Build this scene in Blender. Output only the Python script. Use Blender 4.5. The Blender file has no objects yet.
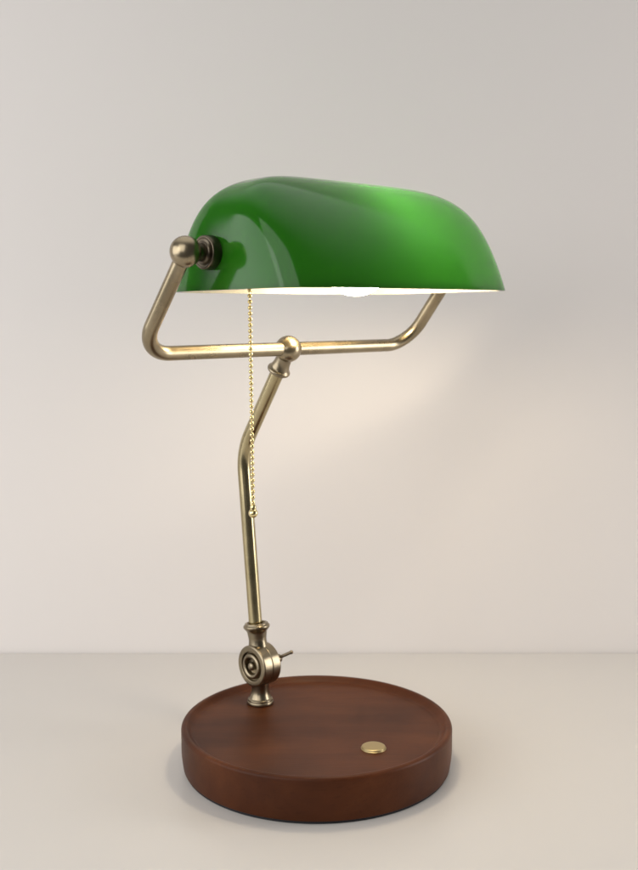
import bpy, bmesh, math
from mathutils import Vector, Matrix

S = 0.001                                   # all shapes below are written in millimetres
scene = bpy.context.scene
COL = scene.collection
rad = math.radians

# ------------------------------------------------------------------ camera, world, lights, exposure
cd = bpy.data.cameras.new('camera')
cam = bpy.data.objects.new('camera', cd); COL.objects.link(cam)
cam.location = (0, -771.59 * S, 338.207 * S)
cam.rotation_euler = (math.pi / 2 - 0.119, 0, 0)
cd.sensor_fit = 'VERTICAL'; cd.sensor_height = 36.0; cd.lens = 1079.93 / 870 * 36.0
cd.clip_start = 0.01; cd.clip_end = 100
cd.dof.use_dof = True; cd.dof.focus_distance = 0.73; cd.dof.aperture_fstop = 11
scene.camera = cam

world = bpy.data.worlds.new('World'); scene.world = world; world.use_nodes = True
bg = world.node_tree.nodes['Background']
wn = world.node_tree                       # studio surroundings: dark at eye level, a soft bright ceiling overhead
wt = wn.nodes.new('ShaderNodeTexCoord'); wx = wn.nodes.new('ShaderNodeSeparateXYZ'); wr = wn.nodes.new('ShaderNodeMapRange')
wr.interpolation_type = 'SMOOTHSTEP'
for k, v in (('From Min', 0.60), ('From Max', 1.02), ('To Min', 0.09), ('To Max', 1.15)): wr.inputs[k].default_value = v
wn.links.new(wt.outputs['Generated'], wx.inputs[0]); wm = wn.nodes.new('ShaderNodeMath'); wm.operation = 'MULTIPLY_ADD'; wm.inputs[1].default_value = 0.35
wn.links.new(wx.outputs['Y'], wm.inputs[0]); wn.links.new(wx.outputs['Z'], wm.inputs[2]); wn.links.new(wm.outputs[0], wr.inputs['Value'])
wn.links.new(wr.outputs['Result'], bg.inputs['Strength'])
bg.inputs['Color'].default_value = (1.0, 0.985, 0.965, 1)

def area(name, loc, target, sx, sy, power, col):
    l = bpy.data.lights.new(name, 'AREA'); l.shape = 'RECTANGLE'; l.size = sx; l.size_y = sy
    l.energy = power; l.color = col
    o = bpy.data.objects.new(name, l); COL.objects.link(o)
    o.location = loc
    o.rotation_euler = (Vector(target) - Vector(loc)).to_track_quat('-Z', 'Y').to_euler()
    return o
area('softbox_key', (-1.12, -0.50, 0.48), (0, 0, 0.22), 1.30, 0.90, 10.4, (0.985, 0.985, 0.99))
area('softbox_side', (1.30, -0.05, 0.40), (0, 0, 0.25), 0.45, 0.80, 9.0, (1.0, 0.98, 0.96))
area('softbox_front', (-0.80, -1.66, 1.10), (0, 0.2, 0.15), 1.6, 1.6, 16.5, (1.0, 0.985, 0.97))

vs = scene.view_settings
scene.display_settings.display_device = 'sRGB'
vs.view_transform = 'Standard'; vs.look = 'None'; vs.gamma = 1.0; vs.exposure = 0.0
scene.cycles.max_bounces = 12; scene.cycles.diffuse_bounces = 6; scene.cycles.transmission_bounces = 8
scene.cycles.sample_clamp_indirect = 6.0
scene.cycles.use_denoising = True

# ------------------------------------------------------------------ materials
def mat(name):
    m = bpy.data.materials.new(name); m.use_nodes = True
    nt = m.node_tree; nt.nodes.clear()
    out = nt.nodes.new('ShaderNodeOutputMaterial')
    return m, nt, out
def N(nt, kind, **kw):
    n = nt.nodes.new(kind)
    for k, v in kw.items():
        if k in n.inputs: n.inputs[k].default_value = v
        else: setattr(n, k, v)
    return n
def ramp(nt, src, stops):
    r = nt.nodes.new('ShaderNodeValToRGB')
    cr = r.color_ramp
    while len(cr.elements) < len(stops): cr.elements.new(0.5)
    for e, (p, c) in zip(cr.elements, stops): e.position = p; e.color = (*c, 1)
    nt.links.new(src, r.inputs['Fac']); return r

def metal(name, c0, c1, rough, tarnish_scale=35, bump=0.006):
    m, nt, out = mat(name); L = nt.links.new
    tc = N(nt, 'ShaderNodeTexCoord')
    n1 = N(nt, 'ShaderNodeTexNoise', Scale=tarnish_scale, Detail=5.0, Roughness=0.6)
    n2 = N(nt, 'ShaderNodeTexNoise', Scale=1400.0, Detail=2.0)
    L(tc.outputs['Object'], n1.inputs['Vector']); L(tc.outputs['Object'], n2.inputs['Vector'])
    cr = ramp(nt, n1.outputs['Fac'], [(0.35, c0), (0.68, c1)])
    p = N(nt, 'ShaderNodeBsdfPrincipled', Metallic=1.0, Roughness=rough)
    mr = N(nt, 'ShaderNodeMapRange'); mr.inputs['To Min'].default_value = rough - 0.05; mr.inputs['To Max'].default_value = rough + 0.07
    L(n1.outputs['Fac'], mr.inputs['Value']); L(mr.outputs['Result'], p.inputs['Roughness'])
    b = N(nt, 'ShaderNodeBump', Strength=bump, Distance=0.0004)
    L(n2.outputs['Fac'], b.inputs['Height']); L(b.outputs['Normal'], p.inputs['Normal'])
    L(cr.outputs['Color'], p.inputs['Base Color']); L(p.outputs['BSDF'], out.inputs['Surface'])
    return m
BRASS = metal('antique_brass', (0.27, 0.220, 0.142), (0.37, 0.305, 0.203), 0.27)
BRONZE = metal('dark_antique_brass', (0.20, 0.165, 0.112), (0.32, 0.265, 0.18), 0.28)
DARK = metal('tarnished_brass', (0.11, 0.092, 0.066), (0.19, 0.155, 0.11), 0.30)
POST = metal('polished_antique_brass', (0.38, 0.315, 0.18), (0.48, 0.405, 0.24), 0.20)
GOLD = metal('bright_brass', (0.72, 0.58, 0.28), (0.80, 0.67, 0.36), 0.18)
SATIN = metal('satin_brass', (0.44, 0.35, 0.18), (0.48, 0.385, 0.20), 0.36)

def wood():
    m, nt, out = mat('stained_walnut'); L = nt.links.new
    tc = N(nt, 'ShaderNodeTexCoord')
    mp = N(nt, 'ShaderNodeMapping'); mp.inputs['Rotation'].default_value = (0, 0, rad(-28)); mp.inputs['Scale'].default_value = (7, 34, 22)
    L(tc.outputs['Object'], mp.inputs['Vector'])
    g = N(nt, 'ShaderNodeTexNoise', Scale=1.0, Detail=7.0, Roughness=0.62, Distortion=0.5); L(mp.outputs['Vector'], g.inputs['Vector'])
    big = N(nt, 'ShaderNodeTexNoise', Scale=11.0, Detail=3.0); L(tc.outputs['Object'], big.inputs['Vector'])
    mp2 = N(nt, 'ShaderNodeMapping'); mp2.inputs['Rotation'].default_value = (0, 0, rad(-28)); mp2.inputs['Scale'].default_value = (60, 1100, 700)
    L(tc.outputs['Object'], mp2.inputs['Vector'])
    pore = N(nt, 'ShaderNodeTexNoise', Scale=1.0, Detail=2.0); L(mp2.outputs['Vector'], pore.inputs['Vector'])
    cr = ramp(nt, g.outputs['Fac'], [(0.28, (0.050, 0.0132, 0.0040)), (0.5, (0.070, 0.0195, 0.0058)), (0.72, (0.094, 0.0290, 0.0090))])
    cb = ramp(nt, big.outputs['Fac'], [(0.35, (0.72, 0.70, 0.68)), (0.65, (1.18, 1.2, 1.2))])
    mul = N(nt, 'ShaderNodeMix', data_type='RGBA', blend_type='MULTIPLY'); mul.inputs['Factor'].default_value = 1
    L(cr.outputs['Color'], mul.inputs[6]); L(cb.outputs['Color'], mul.inputs[7])
    cp = ramp(nt, pore.outputs['Fac'], [(0.30, (0.72, 0.70, 0.68)), (0.42, (1, 1, 1))])
    mul2 = N(nt, 'ShaderNodeMix', data_type='RGBA', blend_type='MULTIPLY'); mul2.inputs['Factor'].default_value = 0.55
    L(mul.outputs[2], mul2.inputs[6]); L(cp.outputs['Color'], mul2.inputs[7])
    p = N(nt, 'ShaderNodeBsdfPrincipled', Roughness=0.46)
    p.inputs['Specular IOR Level'].default_value = 0.13
    p.inputs['Coat Weight'].default_value = 0.035; p.inputs['Coat Roughness'].default_value = 0.28
    b = N(nt, 'ShaderNodeBump', Strength=0.12, Distance=0.0003); L(pore.outputs['Fac'], b.inputs['Height']); L(b.outputs['Normal'], p.inputs['Normal'])
    L(mul2.outputs[2], p.inputs['Base Color']); L(p.outputs['BSDF'], out.inputs['Surface'])
    return m
WOOD = wood()

def plain(name, c, rough, var=0.04, scale=3.0, bump=0.0, bscale=300.0, spec=0.5):
    m, nt, out = mat(name); L = nt.links.new
    tc = N(nt, 'ShaderNodeTexCoord'); n = N(nt, 'ShaderNodeTexNoise', Scale=scale, Detail=4.0); L(tc.outputs['Object'], n.inputs['Vector'])
    cr = ramp(nt, n.outputs['Fac'], [(0.3, tuple(x * (1 - var) for x in c)), (0.7, tuple(min(1, x * (1 + var)) for x in c))])
    p = N(nt, 'ShaderNodeBsdfPrincipled', Roughness=rough); p.inputs['Specular IOR Level'].default_value = spec
    L(cr.outputs['Color'], p.inputs['Base Color'])
    if bump:
        n2 = N(nt, 'ShaderNodeTexNoise', Scale=bscale, Detail=3.0); L(tc.outputs['Object'], n2.inputs['Vector'])
        b = N(nt, 'ShaderNodeBump', Strength=bump, Distance=0.0005); L(n2.outputs['Fac'], b.inputs['Height']); L(b.outputs['Normal'], p.inputs['Normal'])
    L(p.outputs['BSDF'], out.inputs['Surface'])
    return m
PAD = plain('black_felt', (0.012, 0.012, 0.014), 0.9)
TABLE = plain('white_laminate', (0.582, 0.556, 0.524), 0.34, 0.012, 4.0, 0.03, 500.0, 0.35)
WALL = plain('matt_wall_paint', (0.722, 0.686, 0.662), 0.9, 0.012, 2.0, 0.05, 260.0, 0.1)
CERAMIC = plain('white_bulb_housing', (0.75, 0.74, 0.72), 0.4)

def glass():
    m, nt, out = mat('cased_green_glass'); L = nt.links.new
    tc = N(nt, 'ShaderNodeTexCoord'); n = N(nt, 'ShaderNodeTexNoise', Scale=14.0, Detail=2.0); L(tc.outputs['Object'], n.inputs['Vector'])
    cr = ramp(nt, n.outputs['Fac'], [(0.3, (0.009, 0.043, 0.0034)), (0.7, (0.010, 0.047, 0.0038))])
    p = N(nt, 'ShaderNodeBsdfPrincipled', Roughness=0.11, IOR=1.5)
    p.inputs['Specular IOR Level'].default_value = 0.29
    L(cr.outputs['Color'], p.inputs['Base Color'])
    t = N(nt, 'ShaderNodeBsdfTranslucent'); t.inputs['Color'].default_value = (0.044, 0.29, 0.024, 1)
    a = N(nt, 'ShaderNodeAddShader'); L(p.outputs['BSDF'], a.inputs[0]); L(t.outputs['BSDF'], a.inputs[1])
    L(a.outputs['Shader'], out.inputs['Surface'])
    m2, nt, out = mat('opal_white_glass'); L = nt.links.new
    p = N(nt, 'ShaderNodeBsdfPrincipled', Roughness=0.2); p.inputs['Base Color'].default_value = (0.42, 0.385, 0.305, 1)
    t = N(nt, 'ShaderNodeBsdfTranslucent'); t.inputs['Color'].default_value = (0.105, 0.105, 0.10, 1)
    a = N(nt, 'ShaderNodeAddShader'); L(p.outputs['BSDF'], a.inputs[0]); L(t.outputs['BSDF'], a.inputs[1])
    L(a.outputs['Shader'], out.inputs['Surface'])
    return m, m2
GREEN, OPAL = glass()
RIM = plain('dark_green_glass_rim', (0.006, 0.012, 0.005), 0.25)

BULB_STRENGTH = 61.0
m_, nt_, out_ = mat('lit_bulb'); e_ = N(nt_, 'ShaderNodeEmission', Strength=BULB_STRENGTH); e_.inputs['Color'].default_value = (1.0, 0.85, 0.64, 1)
nt_.links.new(e_.outputs['Emission'], out_.inputs['Surface']); LIT = m_

# ------------------------------------------------------------------ mesh helpers
def link(name, bm, mats, parent=None, loc=None, sharp=38):
    me = bpy.data.meshes.new(name)
    origin = Vector(loc) if loc is not None else Vector((0, 0, 0))
    for v in bm.verts: v.co = (v.co - origin) * S
    bmesh.ops.recalc_face_normals(bm, faces=bm.faces)
    bm.to_mesh(me); bm.free()
    for f in me.polygons: f.use_smooth = True
    me.set_sharp_from_angle(angle=rad(sharp))
    for m in (mats if isinstance(mats, (list, tuple)) else [mats]): me.materials.append(m)
    o = bpy.data.objects.new(name, me); COL.objects.link(o)
    o.location = origin * S
    if parent:
        o.parent = parent
        w = parent
        off = Vector((0, 0, 0))
        while w: off += w.location; w = w.parent
        o.location = origin * S - off
    return o

def frame(axis):
    w = Vector(axis).normalized()
    u = w.orthogonal().normalized(); v = w.cross(u)
    return u, v, w
def round_profile(prof, n=5):
    """(r, h, radius) corners -> polyline with rounded corners"""
    out = []
    for i, p in enumerate(prof):
        r = p[2] if len(p) > 2 else 0
        a = Vector(p[:2])
        if r <= 0 or i in (0, len(prof) - 1): out.append(a); continue
        p0, p1 = Vector(prof[i - 1][:2]), Vector(prof[i + 1][:2])
        d0, d1 = (p0 - a), (p1 - a)
        t = min(r, d0.length * 0.49, d1.length * 0.49)
        s, e = a + d0.normalized() * t, a + d1.normalized() * t
        for k in range(n + 1):
            q = k / n
            out.append((1 - q) ** 2 * s + 2 * q * (1 - q) * a + q * q * e)
    return out
def lathe(bm, origin, axis, prof, seg=64, n=5):
    u, v, w = frame(axis); o = Vector(origin)
    rings = []
    for p in round_profile(prof, n):
        if p.x < 1e-6: rings.append([bm.verts.new(o + w * p.y)])
        else: rings.append([bm.verts.new(o + w * p.y + (u * math.cos(a) + v * math.sin(a)) * p.x) for a in (2 * math.pi * k / seg for k in range(seg))])
    for A, B in zip(rings, rings[1:]):
        for k in range(seg):
            j = (k + 1) % seg
            if len(A) == 1 and len(B) == 1: continue
            if len(A) == 1: bm.faces.new((A[0], B[k], B[j]))
            elif len(B) == 1: bm.faces.new((A[k], B[0], A[j]))
            else: bm.faces.new((A[k], B[k], B[j], A[j]))
def ball(bm, c, r, seg=48):
    lathe(bm, c, (0, 0, 1), [(max(0.0, r * math.sin(math.pi * k / 28)), -r * math.cos(math.pi * k / 28)) if 0 < k < 28 else (0, -r if k == 0 else r) for k in range(29)], seg)
def fillet_path(pts, rads, n=14):
    out = []
    for i, p in enumerate(pts):
        a = Vector(p)
        if i in (0, len(pts) - 1) or not rads[i]: out.append(a); continue
        d0 = (Vector(pts[i - 1]) - a).normalized(); d1 = (Vector(pts[i + 1]) - a).normalized()
        ang = d0.angle(d1); t = rads[i] / math.tan(ang / 2)
        c = a + (d0 + d1).normalized() * (rads[i] / math.sin(ang / 2))
        s, e = a + d0 * t, a + d1 * t
        vs0, ve0 = s - c, e - c
        tot = vs0.angle(ve0); ax = vs0.cross(ve0).normalized()
        for k in range(n + 1):
            out.append(c + Matrix.Rotation(tot * k / n, 3, ax) @ vs0)
    return out
def tube(bm, path, r, seg=32):
    path = [Vector(p) for p in path]
    t0 = (path[1] - path[0]).normalized(); u = t0.orthogonal().normalized()
    rings = []
    for i, p in enumerate(path):
        t = ((path[min(i + 1, len(path) - 1)] - p).normalized() + (p - path[max(i - 1, 0)]).normalized()).normalized()
        u = (u - t * u.dot(t)).normalized(); v = t.cross(u)
        rings.append([bm.verts.new(p + (u * math.cos(a) + v * math.sin(a)) * r) for a in (2 * math.pi * k / seg for k in range(seg))])
    for A, B in zip(rings, rings[1:]):
        for k in range(seg):
            j = (k + 1) % seg; bm.faces.new((A[k], B[k], B[j], A[j]))
    bm.faces.new(rings[0][::-1]); bm.faces.new(rings[-1])
def box(bm, lo, hi, bevel=0):
    r = bmesh.ops.create_cube(bm, size=1)
    for v in r['verts']: v.co = Vector([lo[i] + (v.co[i] + 0.5) * (hi[i] - lo[i]) for i in range(3)])
    if bevel: bmesh.ops.bevel(bm, geom=[e for e in bm.edges], offset=bevel, segments=3, affect='EDGES')

# ------------------------------------------------------------------ setting: tabletop and wall behind it
bm = bmesh.new(); box(bm, (-1100, -430, -25), (1100, 255, 0), 1.2)
t = link('tabletop', bm, TABLE); t['kind'] = 'structure'
bm = bmesh.new(); box(bm, (-950, 256.2, -900), (950, 276, 800))
w = link('wall', bm, WALL); w['kind'] = 'structure'

# ------------------------------------------------------------------ the lamp
D = Vector((0.7203431, 0.69361792, 0)); F = Vector((0.69361792, -0.7203431, 0)); Z = Vector((0, 0, 1))
O = Vector((-1.71, 0, 0))
def P(s, z): return O + F * s + Z * z          # a point in the lamp's own plane of symmetry

lamp = bpy.data.objects.new('desk_lamp', None); COL.objects.link(lamp)
lamp.location = O * S; lamp.empty_display_size = 0.05
lamp['label'] = 'brass desk lamp with a lit green glass shade and round dark wooden base'
lamp['category'] = 'lamp'

# base
bm = bmesh.new()
lathe(bm, O, Z, [(0, 28.4), (92.3, 28.4, 3), (95.2, 31.9, 1.2), (96.2, 32.6, .8), (98.6, 32.6, 1.4), (100, 31.0, 1.6), (100, 12, 8), (98.6, 2.4, 1), (98, 2.0), (0, 2.0)], 160)
base = link('base', bm, WOOD, lamp, O)
bm = bmesh.new(); lathe(bm, O, Z, [(0, 1.9), (97.3, 1.9, 0.4), (97.3, 0.0, 0.3), (0, 0.0)], 128)
link('felt_pad', bm, PAD, base, O)
sw = P(57.933, 28.7)
bm = bmesh.new(); lathe(bm, sw, Z, [(9.0, -0.5), (9.0, 0.2, 0.2), (8.5, 0.4, 0.2), (8.5, 1.1, 0.3), (7.7, 1.7, 0.3), (0, 1.8)], 64)
link('touch_button', bm, SATIN, base, sw)

# hinge
foot = P(-64.0, 28.7); kn = P(-64.6, 59.8); pb = P(-69.2, 91.4)
up = (P(-76.5, 157.2) - pb).normalized()
hinge = None
bm = bmesh.new()
lathe(bm, kn, D, [(0, -5.0), (3.3, -5.0, .3), (3.3, -9.6, 1.6), (0, -10.6)], 40)                                # centre pin
lathe(bm, kn, D, [(0, -5.6), (6.0, -5.6, .3), (6.6, -9.0, .5), (8.2, -9.8, .8), (9.8, -9.0, .6), (10.3, -6.6, .3), (11.0, -6.6, .3), (11.6, -8.7, .4), (15.2, -8.7, .5), (16.3, -8.0, .8), (16.3, -0.4, .3), (15.8, -0.15), (15.8, 0.15), (16.3, 0.4, .3), (16.3, 8.0, .8), (14.8, 8.7, .5), (6.5, 8.7, .4), (6.5, 11.0, .5), (0, 11.0)], 80)
hinge = link('hinge', bm, BRONZE, lamp, kn)
bm = bmesh.new()
lathe(bm, foot, Z, [(0, 0), (10.4, 0, .5), (10.4, 1.8, .9), (9.6, 2.6, .4), (9.9, 3.6, .8), (8.8, 4.6, .8), (7.2, 8, 3), (6.7, 12, 3), (7.4, 19, 1), (0, 19)], 64)
link('lower_collar', bm, BRONZE, hinge, foot)
bm = bmesh.new()
h = (pb - kn).length
lathe(bm, kn, up, [(0, 12), (8.0, 12), (7.2, 17, 2), (6.9, 20, 3), (7.9, h - 5.5, 2.5), (9.6, h - 3.6, .6), (10.4, h - 2.6, .9), (10.4, h - 1.0, .9), (9.3, h - .2, .4), (9.0, h + .9, .5), (7.2, h + 1.1, .4), (6.4, h - 1.0), (0, h - 1)], 64)
link('upper_collar', bm, BRONZE, hinge, kn)
# wing screw behind the hinge
bm = bmesh.new()
tube(bm, [kn + D * 10, kn + D * 17], 2.4, 24)
lathe(bm, kn + D * 16.5, D, [(0, 0), (3.4, 0, .6), (3.2, 5, .8), (0, 5.5)], 32)
for sgn in (-1, 1):
    a = kn + D * 18; b = kn + D * 26.5 + (Z * 0.55 + F * 0.8).normalized() * sgn * 9.5
    tube(bm, fillet_path([a, a + (b - a) * .5 - D * 1.2, b], [0, 6, 0]), 1.3, 16); ball(bm, b, 1.6, 20)
link('wing_screw', bm, BRONZE, hinge, kn + D * 17)

# post
pp = [pb - up * 4, P(-82.8, 226.6), P(-31.5, 305.2)]
bm = bmesh.new(); tube(bm, fillet_path(pp, [0, 48, 0], 24), 5.25, 40)
post = link('post', bm, POST, lamp, pb)
cb = P(-30.0, 306.9)
pd = (P(-30, 306.9) - P(-46.1, 288.8)).normalized()
pd = (pp[2] - pp[1]).normalized()
bm = bmesh.new()
lathe(bm, cb, -pd, [(0, 6), (6.0, 6), (6.0, 10.2, .6), (6.2, 13, 2.5), (7.3, 16.8, 1.5), (8.8, 18.3, .8), (8.8, 20.2, 1), (7.2, 21.2, .4), (5.6, 21.4), (0, 20)], 56)
link('top_collar', bm, BRONZE, post, cb)

# yoke
CB = 130.818; ARM_F, ARM_Z = 51.186, 64.095
lc, rc = cb - D * CB, cb + D * CB
pl, pr = lc + F * ARM_F + Z * ARM_Z, rc + F * ARM_F + Z * ARM_Z      # the two pivot balls
bm = bmesh.new(); tube(bm, fillet_path([pl, lc, rc, pr], [0, 24, 24, 0], 20), 5.0, 40)
yoke = link('yoke', bm, BRASS, lamp, cb)
bm = bmesh.new(); ball(bm, cb, 9.8); link('centre_ball', bm, BRASS, yoke, cb)
for p, dr in ((pl, D), (pr, -D)):
    bm = bmesh.new(); ball(bm, p, 9.7); pbm = link('pivot_ball', bm, BRASS, yoke, p)
    bm = bmesh.new()
    lathe(bm, p, dr, [(0, 5), (5.6, 5), (5.6, 12.5, .8), (6.4, 13.4, .6), (8.4, 13.8, .5), (9.2, 13.2, .4), (10.4, 13.4, .6), (10.7, 16, .8), (10.7, 20.2, .8), (9.6, 20.9, .4), (0, 20.9)], 56)
    link('pivot_nut', bm, DARK, pbm, p)

# shade: closed shell of cased glass, green outside and opal inside
SC = (pl + pr) / 2
def shade_rings(L, W, H, mx, by, n, seg, steps):
    rings = []
    for i in range(steps + 1):
        q = i / steps
        u = math.pi / 2 * (1 - (1 - q) ** 1.6) * 0.985
        Tz = math.sin(u) ** (2 / by); hw = W * math.cos(u); hl = L * max(1e-6, 1 - Tz ** mx) ** (1 / mx)
        ring = []
        for k in range(seg):
            a = 2 * math.pi * (k + 0.5) / seg
            c, s = math.cos(a), math.sin(a)
            # spread samples along the straight sides
            r = (abs(c) ** n + abs(s) ** n) ** (-1 / n)
            ring.append((hl * c * r, hw * s * r, Tz * H))
        rings.append(ring)
    return rings
YO, ZR, TILT = 7.6, -23.1, 0.0145
def SP(x, y, z):
    y, z = y + YO, z + ZR
    return SC + D * x + F * (y * math.cos(TILT) - z * math.sin(TILT)) + Z * (y * math.sin(TILT) + z * math.cos(TILT))
SEG, ST = 256, 64
bm = bmesh.new()
outer = [[bm.verts.new(SP(*p)) for p in r] for r in shade_rings(110.5, 74.0, 73.6, 4.8, 1.10, 4.8, SEG, ST)]
inner = [[bm.verts.new(SP(*p)) for p in r] for r in shade_rings(107.3, 70.6, 70.3, 4.8, 1.10, 4.7, SEG, ST)]
for rings, mi in ((outer, 0), (inner, 1)):
    for A, B in zip(rings, rings[1:]):
        for k in range(SEG):
            j = (k + 1) % SEG; f = bm.faces.new((A[k], A[j], B[j], B[k])); f.material_index = mi
    Tp = rings[-1]
    for k in range(SEG // 2 - 1):
        f = bm.faces.new((Tp[k], Tp[k + 1], Tp[SEG - 2 - k], Tp[SEG - 1 - k])); f.material_index = mi
for k in range(SEG):
    j = (k + 1) % SEG; f = bm.faces.new((outer[0][k], inner[0][k], inner[0][j], outer[0][j])); f.material_index = 2
shade = link('lamp_shade', bm, [GREEN, OPAL, RIM], lamp, SC, 60)

# socket, bulb and pull chain inside the shade
def AX(k): return SC + D * k
bm = bmesh.new()
lathe(bm, AX(0), D, [(0, -106.3), (10, -106.3), (10, -103), (14, -100, 2), (15, -96, 2), (15, -66, 1), (16.2, -64, 1), (16.2, -52, 1), (14.5, -50.5), (14.5, -52), (0, -52)], 48)
socket = link('socket', bm, BRASS, lamp, AX(-80))
bm = bmesh.new()
lathe(bm, AX(0), D, [(0, 106.3), (9, 106.3), (9, 103.5, 1), (4, 103, .5), (4, 98, .8), (0, 98)], 40)
link('pivot_cap', bm, BRASS, shade, AX(104))
bm = bmesh.new()
lathe(bm, AX(0), D, [(0, -56), (13, -56), (13.5, -48, 2), (15.0, -28, 6), (20.2, 0.8, 3), (20.2, 1.6), (0, 1.6)], 56)
bulb = link('light_bulb', bm, CERAMIC, lamp, AX(-10))
bm = bmesh.new()
lathe(bm, AX(0), D, [(0, 1.7), (20.2, 1.7)] + [(26 * math.sin(t), 18 - 26 * math.cos(t)) for t in (0.90 + (math.pi - 0.90) * k / 24 for k in range(24))] + [(0, 44)], 56)
link('bulb_globe', bm, LIT, bulb, AX(5))

ctop = AX(-80) - Z * 13
cx = ctop + F * 3
bm = bmesh.new(); lathe(bm, ctop + Z * 4, -Z, [(0, 0), (4, 0), (4, 4, 1), (2.2, 8, 1), (2.2, 10), (0, 10)], 24)
link('chain_guide', bm, BRASS, socket, ctop)
zb = 207.5
bm = bmesh.new()
z = ctop.z - 6; i = 0
def chain_pt(z):
    q = (ctop.z - 6 - z) / (ctop.z - 6 - zb)
    return Vector((ctop.x + 1.2 * q, ctop.y, z))
while z > zb:
    c = chain_pt(z)
    lathe(bm, c, Z, [(max(0, 1.5 * math.sin(math.pi * k / 8)), -1.5 * math.cos(math.pi * k / 8)) if 0 < k < 8 else (0, -1.5 if k == 0 else 1.5) for k in range(9)], 14)
    z -= 3.75
tube(bm, [chain_pt(ctop.z - 4), chain_pt((ctop.z + zb) / 2), chain_pt(zb)], 0.4, 8)
chain = link('pull_chain', bm, GOLD, lamp, ctop)
e = chain_pt(zb - 5.0)
bm = bmesh.new()
ball(bm, e, 3.1, 32)
lathe(bm, e, Z, [(0, 2.4), (1.9, 2.4), (2.1, 4.2, .5), (1.2, 6.0, .5), (0, 6.4)], 24)
link('chain_pull', bm, GOLD, chain, e)
